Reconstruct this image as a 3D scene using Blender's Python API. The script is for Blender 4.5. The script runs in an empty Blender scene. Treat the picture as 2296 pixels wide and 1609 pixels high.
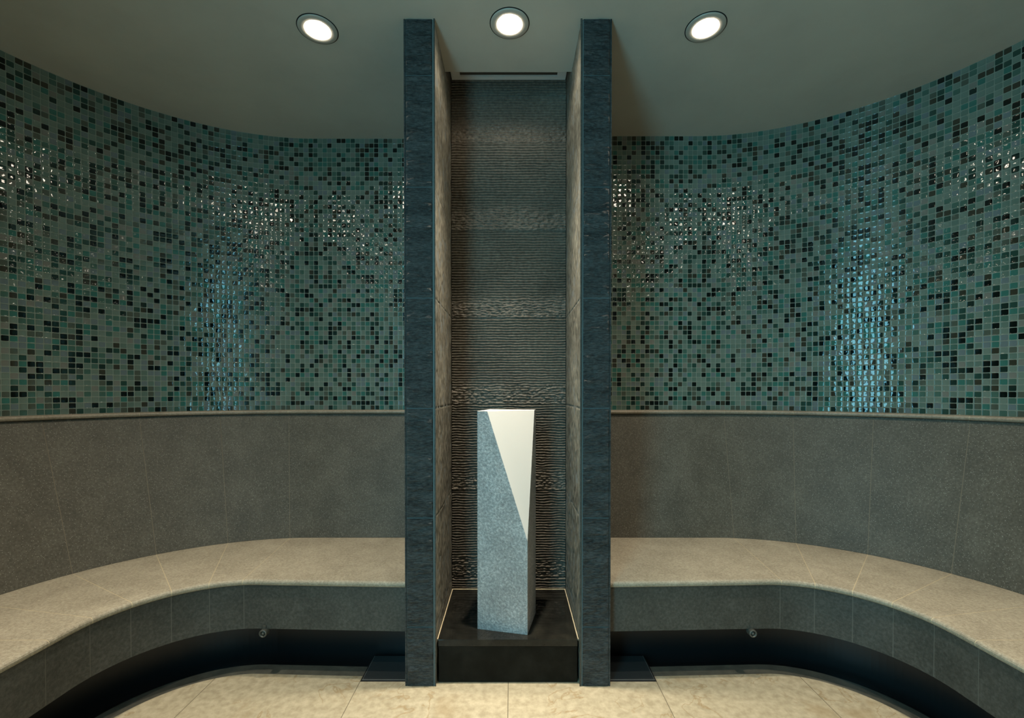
import bpy, math, random
import numpy as np
from math import sin, cos, radians, pi

# ------------------------------------------------------------------ camera, world, exposure
sc = bpy.context.scene
COL = sc.collection
EYE = 1.2425
cam_d = bpy.data.cameras.new('camera'); cam = bpy.data.objects.new('camera', cam_d); COL.objects.link(cam)
PITCH = 0.69
cam.location = (0, 0, EYE); cam.rotation_euler = (radians(90-PITCH), 0, 0)
cam_d.sensor_width = 36; cam_d.lens = 1020/2296*36
cam_d.shift_y = (876-804.5+1020*math.tan(radians(PITCH)))/2296
cam_d.clip_start = 0.02
sc.camera = cam
w = bpy.data.worlds.new('world'); sc.world = w; w.use_nodes = True
w.node_tree.nodes['Background'].inputs[0].default_value = (0.02, 0.03, 0.035, 1)
w.node_tree.nodes['Background'].inputs[1].default_value = 0.1
sc.view_settings.view_transform = 'Standard'; sc.view_settings.look = 'None'
sc.view_settings.gamma = 1.0; sc.view_settings.use_curve_mapping = False
sc.view_settings.exposure = 0.0
LENS_E = 52.0            # glowing lens of one downlight
NICHE_BEAM = (0.3, 31.0, 20, 0.0, 60)    # intensity = a + b*cos^n + c*cos^m (W/sr), narrow reflector lamp
BENCH_BEAM = (0.06, 9.0, 8, 0.0, 1)
DOOR_E = 17.0             # daylight in the frosted glass door leaf
WARM = (1.0, 0.87, 0.69)
BLUE = (0.16, 0.50, 0.64)

# ------------------------------------------------------------------ layout (metres; y runs away from the camera)
CEIL = EYE + 1.5386
DOOR_T = 2.70
YF = -0.56                                   # front wall, behind the camera
PIER_Y = 1.90; NICHE_Y = 2.42; PLINTH_H = 0.187
PL = (-0.4496, -0.3190); PR = (0.2840, 0.4140)   # piers, x ranges
C_BENCH = (1.12, 1.56)
WALLC = {-1: (1.20, 1.58, 1.215), 1: (1.12, 1.555, 1.213)}
SEAT_Z = 0.422
JOINTS = [7, 25, 43, 61, 79]
XSTART = {-1: 0.4496, 1: 0.4140}
rng = np.random.default_rng(7)

# ------------------------------------------------------------------ helpers
def tag(o, label=None, cat=None, group=None, kind=None):
    if label: o['label'] = label
    if cat: o['category'] = cat
    if group: o['group'] = group
    if kind: o['kind'] = kind
    return o

def empty(name, loc):
    o = bpy.data.objects.new(name, None); COL.objects.link(o); o.location = loc; o.empty_display_size = 0.05
    return o

class MB:
    def __init__(s): s.v = []; s.f = []; s.m = []; s.uv = None
    def add(s, vs, fs, mi=0):
        b = len(s.v); s.v += [tuple(map(float, v)) for v in vs]
        for f in fs: s.f.append(tuple(b+i for i in f)); s.m.append(mi)
    def box(s, x0, x1, y0, y1, z0, z1, mi=0):
        s.add([(x0,y0,z0),(x1,y0,z0),(x1,y1,z0),(x0,y1,z0),(x0,y0,z1),(x1,y0,z1),(x1,y1,z1),(x0,y1,z1)],
              [(0,3,2,1),(4,5,6,7),(0,1,5,4),(1,2,6,5),(2,3,7,6),(3,0,4,7)], mi)
    def lathe(s, prof, loc=(0,0,0), n=48, axis='z', mi=0, close=False):
        vs = []; fs = []
        for (r, h) in prof:
            for k in range(n):
                a = 2*pi*k/n
                p = (r*cos(a), r*sin(a), h) if axis == 'z' else (r*cos(a), h, r*sin(a))
                vs.append((p[0]+loc[0], p[1]+loc[1], p[2]+loc[2]))
        L = len(prof)
        for i in range(L if close else L-1):
            j = (i+1) % L
            for k in range(n):
                k2 = (k+1) % n
                fs.append((i*n+k, i*n+k2, j*n+k2, j*n+k))
        s.add(vs, fs, mi)
    def build(s, name, mats, parent=None, smooth=False, bevel=0, fix=True):
        me = bpy.data.meshes.new(name)
        off = (0,0,0)
        if parent is not None: off = parent.location
        vs = [(a-off[0], b-off[1], c-off[2]) for a, b, c in s.v]
        me.from_pydata(vs, [], s.f); me.update()
        if not isinstance(mats, (list, tuple)): mats = [mats]
        for m in mats: me.materials.append(m)
        me.polygons.foreach_set('material_index', s.m)
        if fix:
            import bmesh
            bm = bmesh.new(); bm.from_mesh(me); bmesh.ops.recalc_face_normals(bm, faces=bm.faces); bm.to_mesh(me); bm.free()
        if smooth:
            me.polygons.foreach_set('use_smooth', [True]*len(me.polygons))
        o = bpy.data.objects.new(name, me); COL.objects.link(o)
        if parent is not None: o.parent = parent
        if bevel:
            b = o.modifiers.new('bevel', 'BEVEL'); b.width = bevel; b.segments = 3; b.limit_method = 'ANGLE'; b.angle_limit = radians(40)
        return o

def vnoise(u, v, scale_u, scale_v, seed):
    """smooth value noise on arrays u, v"""
    r = np.random.default_rng(seed); T = r.random((256, 256))
    a = u*scale_u+seed*13.37; b = v*scale_v+seed*7.11
    i = np.floor(a).astype(int); j = np.floor(b).astype(int); fa = a-i; fb = b-j
    fa = fa*fa*(3-2*fa); fb = fb*fb*(3-2*fb)
    g = lambda x, y: T[x % 256, y % 256]
    return (g(i,j)*(1-fa)+g(i+1,j)*fa)*(1-fb)+(g(i,j+1)*(1-fa)+g(i+1,j+1)*fa)*fb - 0.5

# path of one side: p<0 straight along the back, 0..90 round the corner, >90 straight towards the door (centimetres)
def path(side, p, cen, r, slope=0.0):
    cx, cy = cen
    x0 = XSTART[side]
    if p < 0: x, y = cx+p*(cx-x0), cy+r+p*slope
    elif p <= 90: a = radians(p); x, y = cx+r*sin(a), cy+r*cos(a)
    else: x, y = cx+r, cy-(p-90)/100
    return side*x, y

def prange(p0, p1):
    out = [p0]
    cand = [-1, -0.75, -0.5, -0.25, 0]+[2.5*k for k in range(1, 37)]+[90+25*k for k in range(1, 30)]
    out += [c for c in cand if p0+1e-4 < c < p1-1e-4]
    return out+[p1]

def loft(mb, side, ps, sec, mi=0, gap=0.0, slope=0.0):
    """sec: closed ring of (centre, r, z)"""
    n = len(sec); vs = []
    for k, p in enumerate(ps):
        for (c, r, z) in sec:
            q = p
            sg = 1 if k == 0 else (-1 if k == len(ps)-1 else 0)
            if sg and gap:
                if q < 0 or (q == 0 and sg < 0): q += sg*gap/(c[0]-XSTART[side])
                elif q <= 90: q += sg*math.degrees(gap/max(r, .1))
                else: q += sg*gap*100
            x, y = path(side, q, c, r, slope)
            vs.append((x, y, z))
    fs = []
    for k in range(len(ps)-1):
        for i in range(n):
            j = (i+1) % n
            fs.append((k*n+i, k*n+j, (k+1)*n+j, (k+1)*n+i))
    fs.append(tuple(range(n))); fs.append(tuple((len(ps)-1)*n+i for i in range(n-1, -1, -1)))
    mb.add(vs, fs, mi)

# ------------------------------------------------------------------ materials
def mat(name):
    m = bpy.data.materials.new(name); m.use_nodes = True
    nt = m.node_tree; b = nt.nodes['Principled BSDF']
    return m, nt, b
def N(nt, t, **kw):
    n = nt.nodes.new(t)
    for k, v in kw.items(): setattr(n, k, v)
    return n
def ramp(nt, stops, interp='LINEAR'):
    n = N(nt, 'ShaderNodeValToRGB'); cr = n.color_ramp; cr.interpolation = interp
    while len(cr.elements) > 1: cr.elements.remove(cr.elements[-1])
    cr.elements[0].position = stops[0][0]; cr.elements[0].color = (*stops[0][1], 1)
    for p, c in stops[1:]:
        e = cr.elements.new(p); e.color = (*c, 1)
    return n
def mth(nt, op, a, b=None, c=None):
    n = N(nt, 'ShaderNodeMath', operation=op)
    for i, x in enumerate((a, b, c)):
        if x is None: continue
        if isinstance(x, (int, float)): n.inputs[i].default_value = x
        else: nt.links.new(x, n.inputs[i])
    return n.outputs[0]

def plain(name, col, rough=0.5, metal=0.0, spec=0.5):
    m, nt, b = mat(name)
    b.inputs['Base Color'].default_value = (*col, 1); b.inputs['Roughness'].default_value = rough
    b.inputs['Metallic'].default_value = metal; b.inputs['Specular IOR Level'].default_value = spec
    return m

def stone(name, cols, scale=40, rough=0.6, bump=0.3, dist=0.002, stretch=(1,1,1), spots=None, spec=0.4, rvar=0.0, detail=6):
    m, nt, b = mat(name); L = nt.links.new
    tc = N(nt, 'ShaderNodeTexCoord'); mp = N(nt, 'ShaderNodeMapping'); mp.inputs['Scale'].default_value = stretch
    L(tc.outputs['Object'], mp.inputs[0])
    n1 = N(nt, 'ShaderNodeTexNoise'); n1.inputs['Scale'].default_value = scale; n1.inputs['Detail'].default_value = detail; n1.inputs['Roughness'].default_value = .65
    L(mp.outputs[0], n1.inputs['Vector'])
    n2 = N(nt, 'ShaderNodeTexNoise'); n2.inputs['Scale'].default_value = scale*.07; n2.inputs['Detail'].default_value = 3
    L(mp.outputs[0], n2.inputs['Vector'])
    f = mth(nt, 'ADD', mth(nt, 'MULTIPLY', n1.outputs[0], .7), mth(nt, 'MULTIPLY', n2.outputs[0], .3))
    k = len(cols); r = ramp(nt, [(.36+.28*i/(k-1), c) for i, c in enumerate(cols)])
    L(f, r.inputs[0]); colr = r.outputs[0]
    if spots:
        sc_, sz, c_ = spots
        vo = N(nt, 'ShaderNodeTexVoronoi'); vo.inputs['Scale'].default_value = sc_; L(tc.outputs['Object'], vo.inputs['Vector'])
        msk = mth(nt, 'LESS_THAN', vo.outputs['Distance'], sz)
        mx = N(nt, 'ShaderNodeMix', data_type='RGBA'); L(msk, mx.inputs[0]); L(colr, mx.inputs[6]); mx.inputs[7].default_value = (*c_, 1)
        colr = mx.outputs[2]
    L(colr, b.inputs['Base Color'])
    b.inputs['Roughness'].default_value = rough; b.inputs['Specular IOR Level'].default_value = spec
    bp = N(nt, 'ShaderNodeBump'); bp.inputs['Strength'].default_value = bump; bp.inputs['Distance'].default_value = dist
    L(n1.outputs[0], bp.inputs['Height']); L(bp.outputs[0], b.inputs['Normal'])
    return m

M = {}
M['seat'] = stone('flamed_stone', [(.235,.205,.150), (.325,.287,.213), (.42,.375,.285)], 120, .62, .35, .003, spots=(160, .16, (.44,.42,.36)))
M['back'] = stone('shaded_flamed_stone', [(.060,.055,.042), (.088,.081,.062), (.128,.118,.092)], 110, .55, .35, .003, spots=(120, .17, (.27,.26,.22)))  # seat stone again, darkened for the grazing light on the backrests
M['fascia'] = stone('shaded_fascia_stone', [(.040,.040,.034), (.064,.063,.053), (.096,.093,.080)], 90, .6, .5, .004)  # same stone as the seat, with its shade mixed into the colour
M['ledge'] = stone('ledge_stone', [(.20,.165,.12), (.28,.235,.175), (.36,.31,.24)], 120, .45, .3, .002)
M['grout'] = plain('beige_grout', (.50,.42,.28), .8)
M['back_grout'] = plain('brown_grout', (.16,.135,.098), .8)
M['dark_grout'] = plain('dark_grout', (.13,.12,.10), .8)
M['slate'] = stone('split_slate', [(.008,.009,.009), (.042,.046,.045), (.085,.09,.088)], 55, .62, .9, .004, (1,1,5), spec=.3)
M['slate_in'] = stone('honed_slate', [(.07,.065,.050), (.165,.155,.122), (.30,.285,.228)], 42, .6, .35, .003, (1,1,.6))
M['slate_grout'] = plain('pale_grout', (.18,.195,.185), .7)
M['rib'] = stone('ribbed_slate', [(.062,.051,.038), (.112,.094,.072), (.17,.147,.115)], 60, .55, .4, .003)
M['granite'] = stone('polished_black_granite', [(.006,.006,.005), (.012,.012,.010), (.022,.021,.016)], 12, .07, .02, .001, spec=.3, spots=(60, .03, (.06,.06,.05)))
M['granite_face'] = stone('black_granite_face', [(.005,.005,.004), (.009,.009,.007), (.016,.015,.012)], 9, .2, .02, .001, spec=.08)
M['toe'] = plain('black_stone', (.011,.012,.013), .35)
M['shade_strip'] = stone('shade_strip_stone', [(.075,.073,.058), (.10,.097,.08), (.13,.126,.10)], 20, .35, .1, .002)  # floor stone darkened to stand for the shade under the benches
M['ceil'] = stone('ceiling_plaster', [(.44,.415,.355), (.475,.45,.385), (.50,.475,.405)], 3, .55, .02, .001, spec=.3)
M['white'] = plain('white_lacquer', (.78,.76,.72), .35)
M['cover'] = plain('dark_metal_cover', (.035,.04,.042), .28, .0)
M['cover_edge'] = plain('cover_edge_metal', (.30,.31,.30), .35, .6)
M['black'] = plain('black_gap', (.004,.004,.004), .8)
M['nozzle'] = plain('dull_bronze', (.10,.10,.085), .45, .3)
M['steel'] = plain('dull_steel', (.30,.30,.28), .35, .9)
M['trim'] = plain('lamp_trim', (.42,.40,.35), .3, .0)
M['vent_dark'] = plain('vent_brown', (.06,.045,.03), .7)
M['paint'] = plain('dark_wall', (.10,.12,.12), .6)
M['block_rough'] = stone('hammered_pale_stone', [(.24,.24,.24), (.36,.36,.355), (.60,.59,.58)], 105, .42, 1.0, .006, (1,1,1), spec=.5, detail=4)
M['block_smooth'] = plain('honed_white_stone', (.70,.655,.60), .5)

def emis(name, col, e):
    m, nt, b = mat(name)
    b.inputs['Base Color'].default_value = (.8,.8,.8,1)
    b.inputs['Emission Color'].default_value = (*col, 1); b.inputs['Emission Strength'].default_value = e
    return m
M['lens'] = emis('lit_lens', WARM, LENS_E)
M['door_glass'] = emis('frosted_glass_daylight', BLUE, DOOR_E)

def floor_mat():
    m, nt, b = mat('beige_limestone'); L = nt.links.new
    tc = N(nt, 'ShaderNodeTexCoord'); sx = N(nt, 'ShaderNodeSeparateXYZ'); L(tc.outputs['Object'], sx.inputs[0])
    n1 = N(nt, 'ShaderNodeTexNoise'); n1.inputs['Scale'].default_value = 32; n1.inputs['Detail'].default_value = 8; n1.inputs['Roughness'].default_value = .6
    L(tc.outputs['Object'], n1.inputs['Vector'])
    r = ramp(nt, [(.35, (.32,.275,.185)), (.5, (.39,.34,.235)), (.65, (.46,.405,.29))]); L(n1.outputs[0], r.inputs[0])
    # brown veins and stains
    n2 = N(nt, 'ShaderNodeTexNoise'); n2.inputs['Scale'].default_value = 5.5; n2.inputs['Detail'].default_value = 7; n2.inputs['Distortion'].default_value = .6
    L(tc.outputs['Object'], n2.inputs['Vector'])
    v = mth(nt, 'ABSOLUTE', mth(nt, 'SUBTRACT', n2.outputs[0], .5))
    vr = ramp(nt, [(0, (1,1,1)), (.012, (0,0,0))]); L(v, vr.inputs[0])
    n3 = N(nt, 'ShaderNodeTexNoise'); n3.inputs['Scale'].default_value = 3.1; n3.inputs['Detail'].default_value = 2; L(tc.outputs['Object'], n3.inputs['Vector'])
    zr = ramp(nt, [(.44, (0,0,0)), (.54, (1,1,1))]); L(n3.outputs[0], zr.inputs[0])
    st = ramp(nt, [(.54, (0,0,0)), (.66, (1,1,1))]); L(n2.outputs[0], st.inputs[0])
    msk = mth(nt, 'MULTIPLY', mth(nt, 'MAXIMUM', vr.outputs[0], mth(nt, 'MULTIPLY', st.outputs[0], .55)), zr.outputs[0])
    mx = N(nt, 'ShaderNodeMix', data_type='RGBA'); L(mth(nt, 'MULTIPLY', msk, .75), mx.inputs[0]); L(r.outputs[0], mx.inputs[6]); mx.inputs[7].default_value = (.27,.19,.09,1)
    # tile joints
    def line(coord, off, sp, wd):
        t = mth(nt, 'DIVIDE', mth(nt, 'SUBTRACT', coord, off), sp)
        f = mth(nt, 'ABSOLUTE', mth(nt, 'SUBTRACT', mth(nt, 'FRACT', mth(nt, 'ADD', t, .5)), .5))
        return mth(nt, 'LESS_THAN', f, wd/sp/2)
    j = mth(nt, 'MAXIMUM', line(sx.outputs[0], -.65, .634, .003), line(sx.outputs[1], .9, 1.27, .003))
    mx2 = N(nt, 'ShaderNodeMix', data_type='RGBA'); L(j, mx2.inputs[0]); L(mx.outputs[2], mx2.inputs[6]); mx2.inputs[7].default_value = (.13,.11,.07,1)
    L(mx2.outputs[2], b.inputs['Base Color']); b.inputs['Roughness'].default_value = .5
    bp = N(nt, 'ShaderNodeBump'); bp.inputs['Strength'].default_value = .15; bp.inputs['Distance'].default_value = .002
    L(n1.outputs[0], bp.inputs['Height']); L(bp.outputs[0], b.inputs['Normal'])
    return m
M['floor'] = floor_mat()

PITCHT = 0.02854
def mosaic_mat():
    m, nt, b = mat('glass_mosaic'); L = nt.links.new
    uv = N(nt, 'ShaderNodeUVMap')
    sc_ = N(nt, 'ShaderNodeVectorMath', operation='SCALE'); sc_.inputs['Scale'].default_value = 1/PITCHT; L(uv.outputs[0], sc_.inputs[0])
    fl = N(nt, 'ShaderNodeVectorMath', operation='FLOOR'); L(sc_.outputs[0], fl.inputs[0])
    fr = N(nt, 'ShaderNodeVectorMath', operation='FRACTION'); L(sc_.outputs[0], fr.inputs[0])
    wn = N(nt, 'ShaderNodeTexWhiteNoise', noise_dimensions='2D'); L(fl.outputs[0], wn.inputs['Vector'])
    ad = N(nt, 'ShaderNodeVectorMath', operation='ADD'); L(fl.outputs[0], ad.inputs[0]); ad.inputs[1].default_value = (31.7, 17.3, 0)
    wn2 = N(nt, 'ShaderNodeTexWhiteNoise', noise_dimensions='2D'); L(ad.outputs[0], wn2.inputs['Vector'])
    cr = ramp(nt, [(0, (0.1419,0.1935,0.1591)), (.17, (0.1075,0.1634,0.1333)), (.32, (0.1290,0.1677,0.1720)), (.42, (0.1720,0.1763,0.1505)), (.47, (0.0387,0.1419,0.1161)),
                   (.57, (0.0559,0.1204,0.0946)), (.66, (0.0731,0.0903,0.0688)), (.72, (0.0189,0.0559,0.0430)), (.79, (0.0361,0.0361,0.0241)), (.84, (0.0086,0.0241,0.0189)), (.90, (0.0017,0.0052,0.0043))], 'CONSTANT')
    L(wn.outputs['Value'], cr.inputs[0])
    sx = N(nt, 'ShaderNodeSeparateXYZ'); L(fr.outputs[0], sx.inputs[0])
    ax = mth(nt, 'ABSOLUTE', mth(nt, 'SUBTRACT', sx.outputs[0], .5)); ay = mth(nt, 'ABSOLUTE', mth(nt, 'SUBTRACT', sx.outputs[1], .5))
    # rounded square distance
    px = mth(nt, 'POWER', mth(nt, 'MULTIPLY', ax, 2), 8); py = mth(nt, 'POWER', mth(nt, 'MULTIPLY', ay, 2), 8)
    d = mth(nt, 'POWER', mth(nt, 'ADD', px, py), .125)        # 0 centre .. 1 cell edge
    g = mth(nt, 'GREATER_THAN', d, .885)
    mx = N(nt, 'ShaderNodeMix', data_type='RGBA'); L(g, mx.inputs[0]); L(cr.outputs[0], mx.inputs[6]); mx.inputs[7].default_value = (.18,.225,.18,1)
    L(mx.outputs[2], b.inputs['Base Color'])
    rg = mth(nt, 'ADD', mth(nt, 'MULTIPLY', g, .6), .075); L(rg, b.inputs['Roughness'])
    b.inputs['Specular IOR Level'].default_value = .55
    # pillow shape plus a small random tilt of every tile
    q = mth(nt, 'ADD', mth(nt, 'MULTIPLY', ax, ax), mth(nt, 'MULTIPLY', ay, ay))
    pil = mth(nt, 'ADD', mth(nt, 'MULTIPLY', q, -.075), mth(nt, 'MULTIPLY', mth(nt, 'POWER', d, 14), -.10))
    s3 = N(nt, 'ShaderNodeSeparateXYZ'); L(wn2.outputs['Color'], s3.inputs[0])
    tilt = mth(nt, 'ADD', mth(nt, 'MULTIPLY', mth(nt, 'SUBTRACT', sx.outputs[0], .5), mth(nt, 'SUBTRACT', s3.outputs[0], .5)),
               mth(nt, 'MULTIPLY', mth(nt, 'SUBTRACT', sx.outputs[1], .5), mth(nt, 'SUBTRACT', s3.outputs[1], .5)))
    nz = N(nt, 'ShaderNodeTexNoise', noise_dimensions='2D'); nz.inputs['Scale'].default_value = 1.3; nz.inputs['Detail'].default_value = 1; L(sc_.outputs[0], nz.inputs['Vector'])
    h = mth(nt, 'ADD', mth(nt, 'ADD', pil, mth(nt, 'MULTIPLY', tilt, .06)), mth(nt, 'MULTIPLY', nz.outputs[0], .03))
    hm = N(nt, 'ShaderNodeMix', data_type='FLOAT'); L(g, hm.inputs[0]); L(h, hm.inputs[2]); hm.inputs[3].default_value = -.06
    bp = N(nt, 'ShaderNodeBump'); bp.inputs['Strength'].default_value = 1.0; bp.inputs['Distance'].default_value = PITCHT*.9
    L(hm.outputs[0], bp.inputs['Height']); L(bp.outputs[0], b.inputs['Normal'])
    return m
M['mosaic'] = mosaic_mat()

# ------------------------------------------------------------------ setting: curved mosaic walls
def curved_wall(side, name):
    cx, cy, r = WALLC[side]; c = (cx, cy)
    yend = YF
    ps = [-1, 0]+[1.25*k for k in range(1, 73)]+[90+100*(cy-yend)]
    us = [0]; pts = [path(side, p, c, r) for p in ps]
    for a, b2 in zip(pts, pts[1:]): us.append(us[-1]+math.dist(a, b2))
    n = len(ps); zb, zt = 1.125, CEIL+.15
    out = [path(side, p, c, r+.12) for p in ps]
    vs = []; 
    for (x, y), (X, Y) in zip(pts, out):
        vs += [(x, y, 0), (x, y, zb), (x, y, zt), (X, Y, zt), (X, Y, 0)]
    fs = []; mi = []
    for k in range(n-1):
        for i in range(5):
            j = (i+1) % 5
            if i != 1: fs.append((k*5+i, k*5+j, (k+1)*5+j, (k+1)*5+i)); mi.append(1)
    fs.append((0,1,2,3,4)); mi.append(1); fs.append(tuple((n-1)*5+i for i in (4,3,2,1,0))); mi.append(1)
    b0 = len(vs)
    for (x, y) in pts: vs += [(x, y, zb), (x, y, zt)]
    for k in range(n-1): fs.append((b0+2*k, b0+2*k+1, b0+2*k+3, b0+2*k+2)[::side]); mi.append(0)
    mb = MB(); mb.v = vs; mb.f = fs; mb.m = mi
    o = mb.build(name, [M['mosaic'], M['paint']], fix=False)
    me = o.data; uvl = me.uv_layers.new(name='UVMap')
    for poly in me.polygons:
        for li in poly.loop_indices:
            vi = me.loops[li].vertex_index
            if b0 <= vi < b0+2*n:
                uvl.data[li].uv = (us[(vi-b0)//2]+5, vs[vi][2]-1.125-.001+10*PITCHT)
        if poly.material_index == 0: poly.use_smooth = True
    tag(o, kind='structure'); return o
curved_wall(-1, 'wall_left'); curved_wall(1, 'wall_right')

XL = -(WALLC[-1][0]+WALLC[-1][2]); XR = WALLC[1][0]+WALLC[1][2]
mb = MB()   # front wall behind the camera, with the doorway
mb.box(XL-.12, -.64, YF-.12, YF, 0, CEIL+.15); mb.box(0.0, XR+.12, YF-.12, YF, 0, CEIL+.15); mb.box(-.64, 0.0, YF-.12, YF, DOOR_T+.03, CEIL+.15)
tag(mb.build('wall_front', M['paint']), kind='structure')
# frosted glass door leaf standing open into the room
dr = empty('door_1', (-.617, -.53, 0)); tag(dr, kind='structure')
def leaf(mb, a0, a1, t0, t1, z0, z1):
    d = np.array([-.53, .848]); n_ = np.array([.848, .53]); q = []
    for z in (z0, z1):
        for a_, t_ in ((a0, t0), (a1, t0), (a1, t1), (a0, t1)):
            p = np.array([-.617, -.53])+d*a_+n_*t_; q.append((p[0], p[1], z))
    mb.add(q, [(0,3,2,1),(4,5,6,7),(0,1,5,4),(1,2,6,5),(2,3,7,6),(3,0,4,7)])
mb = MB(); leaf(mb, .02, .52, -.004, .004, .03, DOOR_T-.02); mb.build('glass_panel', M['door_glass'], dr)
mb = MB(); leaf(mb, 0, .02, -.015, .015, .01, DOOR_T); leaf(mb, .52, .54, -.015, .015, .01, DOOR_T); leaf(mb, .02, .52, -.015, .015, DOOR_T-.02, DOOR_T); leaf(mb, .02, .52, -.015, .015, .01, .03)
mb.build('door_frame', M['steel'], dr)
mb = MB(); leaf(mb, .46, .48, .015, .04, .9, 1.25); mb.build('door_handle', M['steel'], dr)

# ceiling with the recess over the niche
REC_Y = 2.2135; REC_Z = EYE+1.6465
mb = MB()
mb.box(XL-.12, XR+.12, YF-.12, REC_Y, CEIL, CEIL+.3)
mb.box(XL-.12, PL[1]-.02, REC_Y, 3.0, CEIL, CEIL+.3)
mb.box(PR[0]+.02, XR+.12, REC_Y, 3.0, CEIL, CEIL+.3)
mb.box(PL[1], PR[0], REC_Y, NICHE_Y+.1, REC_Z, REC_Z+.2)
tag(mb.build('ceiling', M['ceil']), kind='structure')

# floor: pale stone field, strip coloured dark for the bench shade, sunk black trench
RF = 0.425
def ring_pts(side, r, yend):
    return [path(side, p, C_BENCH, r, .025) for p in prange(-1, 90+100*(C_BENCH[1]-yend))]
Lp = ring_pts(-1, RF, YF); Rp = ring_pts(1, RF, YF)
poly = Lp[::-1]+Rp
mb = MB(); nP = len(poly)
mb.add([(x, y, 0) for x, y in poly]+[(x, y, -.08) for x, y in poly],
       [tuple(range(nP)), tuple(range(2*nP-1, nP-1, -1))]+[(i, (i+1) % nP, nP+(i+1) % nP, nP+i) for i in range(nP)])
mb.box(PL[1]-.1, PR[0]+.1, 1.96, 2.5, -.08, -.0005)
tag(mb.build('floor', M['floor']), kind='structure')
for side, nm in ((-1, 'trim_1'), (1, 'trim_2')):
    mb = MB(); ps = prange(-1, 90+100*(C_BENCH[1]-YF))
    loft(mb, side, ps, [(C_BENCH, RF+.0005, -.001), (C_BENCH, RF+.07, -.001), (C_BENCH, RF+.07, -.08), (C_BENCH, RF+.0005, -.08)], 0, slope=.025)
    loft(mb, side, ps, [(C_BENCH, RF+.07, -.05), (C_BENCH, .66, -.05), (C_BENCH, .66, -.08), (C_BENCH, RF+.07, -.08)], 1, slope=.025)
    tag(mb.build(nm, [M['shade_strip'], M['toe']]), kind='structure')

# ribbed stone wall at the back of the niche
def niche_back():
    x0, x1 = PL[1], PR[0]; z0, z1 = PLINTH_H+.001, REC_Z+.02
    nx = 150; rib = .0138; nz = int((z1-z0)/(rib/7))
    xs = np.linspace(x0, x1, nx); zs = np.linspace(z0, z1, nz); X, Z = np.meshgrid(xs, zs)
    t = ((Z-1.1695) % .46)/.46                     # 0 at a joint, 1 at the next joint above
    er = np.clip((.30+.10*vnoise(X, Z, 3, 2, 3)-t)/.16, 0, 1)   # worn lower part of every course
    hgt = np.clip(np.floor((Z-1.1695)/.46), -9, 9)
    wob = vnoise(X, Z, 22, 30, 4)*.0045+vnoise(X, Z, 70, 60, 5)*.0022
    wob *= np.where(hgt < 0, 1.5, .75)+er
    ph = (Z+wob)/rib*2*pi
    ribs = np.sign(np.sin(ph))*np.abs(np.sin(ph))**.7
    rough = vnoise(X, Z, 75, 150, 8)*1.4+vnoise(X, Z, 150, 260, 9)*1.2
    d = .0044*ribs*(1-.62*er)+.0044*rough*(er*.9+.08)
    jn = np.abs(((Z-1.1695+.23) % .46)-.23); d = np.where(jn < .0022, -.006, d)
    Y = NICHE_Y-d-.004
    verts = np.stack([X, Y, Z], -1).reshape(-1, 3)
    i = np.arange(nx-1); j = np.arange(nz-1); I, J = np.meshgrid(i, j); a = (J*nx+I).ravel()
    faces = np.stack([a, a+1, a+1+nx, a+nx], -1)
    return verts, faces
def grid_obj(name, verts, faces, mats, parent=None, smooth=True):
    me = bpy.data.meshes.new(name); off = np.array(parent.location) if parent is not None else np.zeros(3)
    v = verts-off
    me.vertices.add(len(v)); me.vertices.foreach_set('co', v.astype(np.float32).ravel())
    me.loops.add(faces.size); me.loops.foreach_set('vertex_index', faces.ravel().astype(np.int32))
    me.polygons.add(len(faces)); me.polygons.foreach_set('loop_start', np.arange(0, faces.size, 4, dtype=np.int32))
    me.polygons.foreach_set('use_smooth', np.full(len(faces), smooth))
    me.update(calc_edges=True); me.validate()
    for m in (mats if isinstance(mats, list) else [mats]): me.materials.append(m)
    o = bpy.data.objects.new(name, me); COL.objects.link(o)
    if parent is not None: o.parent = parent
    return o
v, f = niche_back()
# give the ribbed face a solid back
nv = len(v); bx = [(PL[1], NICHE_Y+.001, PLINTH_H), (PR[0], NICHE_Y+.001, PLINTH_H), (PR[0], NICHE_Y+.1, PLINTH_H), (PL[1], NICHE_Y+.1, PLINTH_H)]
bx = bx+[(a, b, REC_Z+.02) for a, b, c in bx]
BF = np.array([(0,3,2,1),(4,5,6,7),(0,1,5,4),(1,2,6,5),(2,3,7,6),(3,0,4,7)])
for xa_, xb_ in ((PL[1]-.0195, PL[1]), (PR[0], PR[0]+.0195)):   # stone sides of the ceiling recess
    q = [(xa_, REC_Y+.0005, CEIL+.001), (xb_, REC_Y+.0005, CEIL+.001), (xb_, NICHE_Y+.1, CEIL+.001), (xa_, NICHE_Y+.1, CEIL+.001)]
    bx += q+[(a_, b_, REC_Z) for a_, b_, c_ in q]
v = np.vstack([v, np.array(bx)]); f = np.vstack([f, BF+nv, BF+nv+8, BF+nv+16])
tag(grid_obj('wall_niche', v, f, M['rib']), kind='structure')

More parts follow.
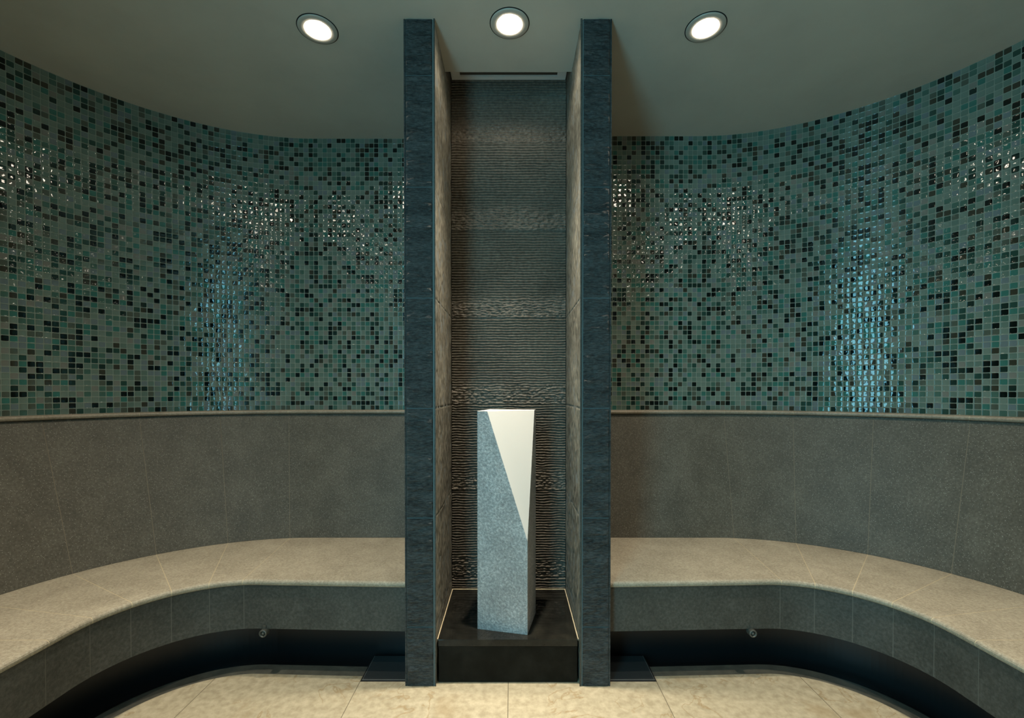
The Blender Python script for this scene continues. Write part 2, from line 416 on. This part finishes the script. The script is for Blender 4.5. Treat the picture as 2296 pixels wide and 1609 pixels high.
# ------------------------------------------------------------------ stone piers either side of the niche
def rough_panel(axis, a0, a1, z0, z1, const, sign, amp, res, seed, inset=.002, stretch=(18, 55)):
    """split-face stone courses; axis 'x': panel facing -y spanning x; axis 'y': panel facing +-x spanning y"""
    mbv = []; mbf = []; base = 0
    k0 = math.floor((z0-1.1695)/.46); k1 = math.ceil((z1-1.1695)/.46)
    for k in range(k0, k1):
        lo = max(z0, 1.1695+k*.46+inset*.6); hi = min(z1, 1.1695+(k+1)*.46-inset*.6)
        if hi-lo < .01: continue
        na = max(3, int((a1-a0)/res)); nz = max(3, int((hi-lo)/(res)))
        A, Z = np.meshgrid(np.linspace(a0, a1, na), np.linspace(lo, hi, nz))
        u = A if axis == 'x' else A+.5*Z*0
        d = np.maximum(-.42, vnoise(u, Z, stretch[0], stretch[1], seed)*1.0+vnoise(u, Z, stretch[0]*2.7, stretch[1]*2.3, seed+1)*.7+vnoise(u, Z, stretch[0]*6, stretch[1]*4.5, seed+2)*.35)
        e = np.minimum.reduce([A-a0, a1-A, Z-lo, hi-Z]); e = np.clip(e/.005, 0, 1)
        D = amp*d*e-.0012*(1-e)
        if axis == 'x': P = np.stack([A, const-D, Z], -1)
        else: P = np.stack([const+sign*D, A, Z], -1)
        mbv.append(P.reshape(-1, 3))
        i = np.arange(na-1); j = np.arange(nz-1); I, J = np.meshgrid(i, j); q = (J*na+I).ravel()+base
        mbf.append(np.stack([q, q+1, q+1+na, q+na], -1)); base += na*nz
    return np.vstack(mbv), np.vstack(mbf)

for (x0, x1), side, lab in ((PL, -1, 'dark blue-grey split-stone pier on the left side of the niche'), (PR, 1, 'dark blue-grey split-stone pier on the right side of the niche')):
    t = empty('stone_pier', ((x0+x1)/2, PIER_Y+.3, 0)); tag(t, lab, 'pillar', 'stone piers framing the niche')
    inner = x1 if side < 0 else x0; outer = x0 if side < 0 else x1
    mb = MB()   # core (shows as the grout between the cladding stones)
    a, b = (x0+.002, x1-.004) if side < 0 else (x0+.004, x1-.002)
    yb = 2.74
    mb.box(a, b, PIER_Y+.0055, yb, 0, CEIL)
    mb.build('core', M['slate_grout'], t)
    # front stones
    fa, fb = (x0+.0085, x1-.0125) if side < 0 else (x0+.0125, x1-.0085)
    v, f = rough_panel('x', fa, fb, .0, CEIL-.001, PIER_Y+.0005, 1, .0085, .0025, 21+side, inset=.003)
    grid_obj('front_cladding', v, f, M['slate'], t)
    # inner side stones facing the niche, smooth shaded warm stone
    v, f = rough_panel('y', PIER_Y+.0042, NICHE_Y+.02, 0.0, CEIL-.001, inner+side*.003, -side, .003, .005, 31+side, inset=.0012, stretch=(30, 22))
    grid_obj('side_cladding', v, f, M['slate_in'], t)
    mb = MB()   # exposed edge of the side stones and of the outer stones
    if side < 0: mb.box(x1-.0065, x1-.0005, PIER_Y-.001, PIER_Y+.004, 0, CEIL); 
    else: mb.box(x0+.0005, x0+.0065, PIER_Y-.001, PIER_Y+.004, 0, CEIL)
    mb.build('edge_strip', M['fascia'], t)
    mb = MB()
    if side < 0: mb.box(x0, x0+.0065, PIER_Y+.001, yb, 0, CEIL)
    else: mb.box(x1-.0065, x1, PIER_Y+.001, yb, 0, CEIL)
    mb.build('outer_cladding', M['slate'], t, bevel=.001)

# ------------------------------------------------------------------ plinth and sculpture
pc = (PL[1]+PR[0])/2
t = empty('granite_plinth', (pc, 2.15, 0)); tag(t, 'low polished black granite plinth on the floor between the two piers', 'plinth')
mb = MB(); mb.box(PL[1]+.006, PR[0]-.006, 1.927, NICHE_Y+.05, 0, PLINTH_H-.03); mb.build('base', M['granite_face'], t, bevel=.001)
mb = MB(); mb.box(PL[1]+.005, PR[0]-.005, 1.919, NICHE_Y-.008, PLINTH_H-.0285, PLINTH_H); mb.build('top_slab', M['granite'], t, bevel=.0015)
mb = MB()
mb.box(PL[1]+.0005, PL[1]+.0045, 1.922, NICHE_Y-.004, PLINTH_H-.004, PLINTH_H+.0015); mb.box(PR[0]-.0045, PR[0]-.0005, 1.922, NICHE_Y-.004, PLINTH_H-.004, PLINTH_H+.0015)
mb.box(PL[1]+.0045, PR[0]-.0045, NICHE_Y-.014, NICHE_Y-.006, PLINTH_H-.004, PLINTH_H+.0015)
mb.build('sealant', M['grout'], t)

p1 = np.array([-.1534, 2.0054]); p2 = np.array([.0671, 1.9545])
ex = (p2-p1); Wd = np.linalg.norm(ex); ex /= Wd; ey = np.array([-ex[1], ex[0]]); Dp_ = .2035
zt_ = EYE-.0885; zb_ = PLINTH_H
t = empty('stone_block', (float((p1+ex*Wd/2+ey*Dp_/2)[0]), float((p1+ex*Wd/2+ey*Dp_/2)[1]), PLINTH_H))
tag(t, 'tall pale stone block with a diagonal white cut facet standing on the black plinth', 'sculpture')
P = lambda a, b, z: (*(p1+ex*Wd*a+ey*Dp_*b), z)
zA = EYE-.6496; tB = .20; tC = .82
lip = .008
A = P(1, 0, zA); B = P(tB, 0, zt_); C = P(1, tC, zt_)
vs = [P(0,0,zb_), P(1,0,zb_), P(1,1,zb_), P(0,1,zb_), P(0,0,zt_), B, A, C, P(1,1,zt_), P(0,1,zt_)]
mb = MB()
mb.add(vs, [(3,2,1,0)], 1); mb.f += [(0,1,6,5,4)]; mb.m += [0]
mb.f += [(1,2,8,7,6), (2,3,9,8), (3,0,4,9), (4,5,7,8,9), (5,6,7)]; mb.m += [0,0,0,1,1]
b = mb.build('block_body', [M['block_rough'], M['block_smooth']], t, bevel=.0012)

# ------------------------------------------------------------------ benches with reclined backs
def nosing(r, zt, th, n=7):
    """rounded front edge going from top to bottom (r grows to the back)"""
    R = th/2; return [(r+R-R*sin(a), zt-R+R*cos(a)) for a in [pi*k/n for k in range(n+1)]]
def bench(side, lab):
    c = C_BENCH; cw = WALLC[side][:2]; rw = WALLC[side][2]
    t = empty('stone_bench', (side*1.0, 2.2, 0)); tag(t, lab, 'bench', 'curved stone benches')
    sideJ = [90+100*x for x in (.20, .72, 1.24, 1.76, 2.28)]
    cuts = [-1]+JOINTS+[97]+sideJ[1:]
    pend = 90+100*(C_BENCH[1]-(YF+.02)); cuts = [q for q in cuts if q < pend-5]+[pend]
    def pieces(name, sec, m, gm, slope=0, gap=.0016, core=.0006, cs=None):
        mb = MB()
        for a, b in zip(cuts, cuts[1:]): loft(mb, side, prange(a, b), sec, 0, gap, slope)
        # grout core: ring pulled inwards
        zc = sum(s[2] for s in sec)/len(sec); rc = sum(s[1] for s in sec)/len(sec)
        given = cs is not None; cs = cs or []
        for (cc, r, z) in ([] if given else sec):
            dz = zc-z; dr = rc-r
            cs.append((cc, r+max(-core, min(core, dr)), z+max(-core, min(core, dz))))
        loft(mb, side, prange(-1, pend-.3), cs, 1, 0, slope)
        return mb.build(name, [m, gm], t)
    sl = .025
    RS = .405
    ring = [(c, r, z) for r, z in nosing(RS, SEAT_Z, .026)]
    pieces('seat', [(c, 1.04, SEAT_Z)]+ring+[(c, 1.04, SEAT_Z-.026)], M['seat'], M['grout'], sl)
    pieces('fascia', [(c, RS+.014, .203), (c, RS+.014, SEAT_Z-.028), (c, RS+.045, SEAT_Z-.028), (c, RS+.045, .203)], M['fascia'], M['dark_grout'], sl)
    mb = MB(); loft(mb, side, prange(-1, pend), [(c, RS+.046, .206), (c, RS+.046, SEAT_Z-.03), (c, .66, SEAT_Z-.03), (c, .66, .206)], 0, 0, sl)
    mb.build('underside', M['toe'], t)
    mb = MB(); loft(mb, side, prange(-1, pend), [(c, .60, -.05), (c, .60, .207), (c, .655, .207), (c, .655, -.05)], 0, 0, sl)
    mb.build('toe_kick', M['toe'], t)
    zl = 1.103
    pieces('backrest', [(cw, rw-.052, zl), (c, .975, SEAT_Z+.001), (c, 1.03, SEAT_Z+.001), (cw, rw-.004, zl)], M['back'], M['back_grout'],
           cs=[(cw, rw-.0512, zl-.002), (c, .9758, SEAT_Z+.002), (c, 1.02, SEAT_Z+.002), (cw, rw-.010, zl-.002)])
    rl = [(cw, r, z) for r, z in nosing(rw-.068, zl+.024, .022)]
    pieces('ledge', [(cw, rw-.001, zl+.024)]+rl+[(cw, rw-.001, zl+.002)], M['ledge'], M['grout'], gap=.0008)
    # steam nozzle
    nx = -1.081 if side < 0 else 1.046
    mb = MB(); y = 1.957; z = .190
    mb.lathe([(.0095,0.004), (.013,0), (.0165,.002), (.0165,.03), (.0095,.03)], (nx, y, z), 32, 'y', 0, close=True)
    mb.lathe([(.0005,-.001), (.005,.002), (.0085,.008), (.0085,.028)], (nx, y, z), 24, 'y', 0)
    mb.box(nx-.006, nx+.006, y+.016, y+.03, z+.012, z+.03)
    mb.build('nozzle', M['nozzle'], t, smooth=False)
bench(-1, 'long curved stone bench with reclined back, left of the niche')
bench(1, 'long curved stone bench with reclined back, right of the niche')

# ------------------------------------------------------------------ floor hatches beside the piers
for (x0, x1), lab in (((-.649, -.452), 'dark flush floor drain cover left of the left pier'), ((.417, .619), 'dark flush floor drain cover right of the right pier')):
    t = empty('drain_cover', ((x0+x1)/2, 2.0, 0)); tag(t, lab, 'drain cover', 'drain covers beside the piers')
    y0, y1 = 1.9305, 2.12
    mb = MB(); mb.box(x0, x1, y0, y1, -.0, .0015); mb.build('gap_frame', M['black'], t)
    mb = MB(); mb.box(x0+.006, x1-.006, y0+.006, y1-.006, .0015, .003); mb.build('lid', M['cover'], t, bevel=.0006)
    mb = MB(); mb.box(x0+.006, x1-.006, y0+.006, y0+.009, .003, .0036)
    xs = (x0+.006, x0+.008) if x0 < 0 else (x1-.008, x1-.006)
    mb.box(xs[0], xs[1], y0+.009, y1-.006, .003, .0036)
    mb.build('lid_edge', M['cover_edge'], t)

# ------------------------------------------------------------------ slot vent in the recess over the niche
t = empty('slot_vent', (pc, NICHE_Y-.03, REC_Z)); tag(t, 'long narrow white slot vent at the top of the niche', 'vent')
mb = MB(); xa, xb = PL[1]+.004, PR[0]-.004
yy0, yy1, ya, yb = 2.33, NICHE_Y-.008, 2.355, 2.387
vx0, vx1 = xa+.045, xb-.045
zc = REC_Z-.012
mb.box(xa, xb, yy0, ya, zc, REC_Z-.0005); mb.box(xa, xb, yb, yy1, zc, REC_Z-.0005); mb.box(xa, vx0, ya, yb, zc, REC_Z-.0005); mb.box(vx1, xb, ya, yb, zc, REC_Z-.0005)
mb.build('frame', M['white'], t)
mb = MB(); mb.box(vx0, vx1, ya, yb, REC_Z-.003, REC_Z-.0008); mb.build('slot', M['vent_dark'], t)

# ------------------------------------------------------------------ downlights
def beam_light(B):
    ld = bpy.data.lights.new('beam', 'SPOT'); ld.energy = 4*pi; ld.color = WARM; ld.spot_size = radians(170); ld.spot_blend = .3; ld.shadow_soft_size = .03
    ld.use_nodes = True; nt = ld.node_tree; em = nt.nodes['Emission']
    tc = N(nt, 'ShaderNodeTexCoord'); sx = N(nt, 'ShaderNodeSeparateXYZ'); nt.links.new(tc.outputs['Normal'], sx.inputs[0])
    c = mth(nt, 'ABSOLUTE', sx.outputs[2])
    f = mth(nt, 'ADD', mth(nt, 'ADD', mth(nt, 'MULTIPLY', mth(nt, 'POWER', c, B[2]), B[1]), B[0]), mth(nt, 'MULTIPLY', mth(nt, 'POWER', c, B[4]), B[3]))
    nt.links.new(f, em.inputs['Strength'])
    return ld
def downlight():
    t = empty('recessed_downlight', (0, 0, CEIL))
    mb = MB(); mb.lathe([(.080, 0), (.0835, 0), (.0835, -.0015), (.080, -.0015)], n=64, loc=(0,0,CEIL), close=True); g = mb.build('shadow_gap', M['black'], t, smooth=False)
    mb = MB(); mb.lathe([(.048, -.0005), (.080, -.0005), (.080, -.003), (.076, -.0055), (.056, -.006), (.051, -.004)], n=64, loc=(0,0,CEIL), close=True); mb.build('trim_ring', M['trim'], t, smooth=True)
    mb = MB(); mb.lathe([(.0485, -.001), (.0475, -.0055), (.041, -.009), (.028, -.0115), (.014, -.0128), (.0005, -.013)], n=48, loc=(0,0,CEIL)); mb.build('lens', M['lens'], t, smooth=True)
    lo = bpy.data.objects.new('beam', beam_light(BENCH_BEAM)); COL.objects.link(lo); lo.parent = t; lo.location = (0, 0, -.055)
    return t
proto = downlight()
spots = [(-.010, 1.925, 'round recessed ceiling downlight in the middle, over the niche'),
         (-.827, 1.955, 'round recessed ceiling downlight left of the left pier'),
         (.820, 1.945, 'round recessed ceiling downlight right of the right pier'),
         (-1.50, 1.50, 'recessed ceiling downlight over the left bench corner'),
         (1.50, 1.50, 'recessed ceiling downlight over the right bench corner'),
         (-1.50, .62, 'recessed ceiling downlight over the left bench side'),
         (1.50, .62, 'recessed ceiling downlight over the right bench side'),
         (-1.50, -.24, 'recessed ceiling downlight near the glass door'),
         (1.50, -.24, 'recessed ceiling downlight over the right bench end')]
for i, (x, y, lab) in enumerate(spots):
    if i == 0: o = proto
    else:
        o = proto.copy(); COL.objects.link(o)
        for ch in proto.children:
            c2 = ch.copy(); COL.objects.link(c2); c2.parent = o
    o.location = (x, y, CEIL); tag(o, lab, 'downlight', 'recessed ceiling downlights')
nl = beam_light(NICHE_BEAM)
for ch in proto.children:
    if ch.type == 'LIGHT': ch.data = nl
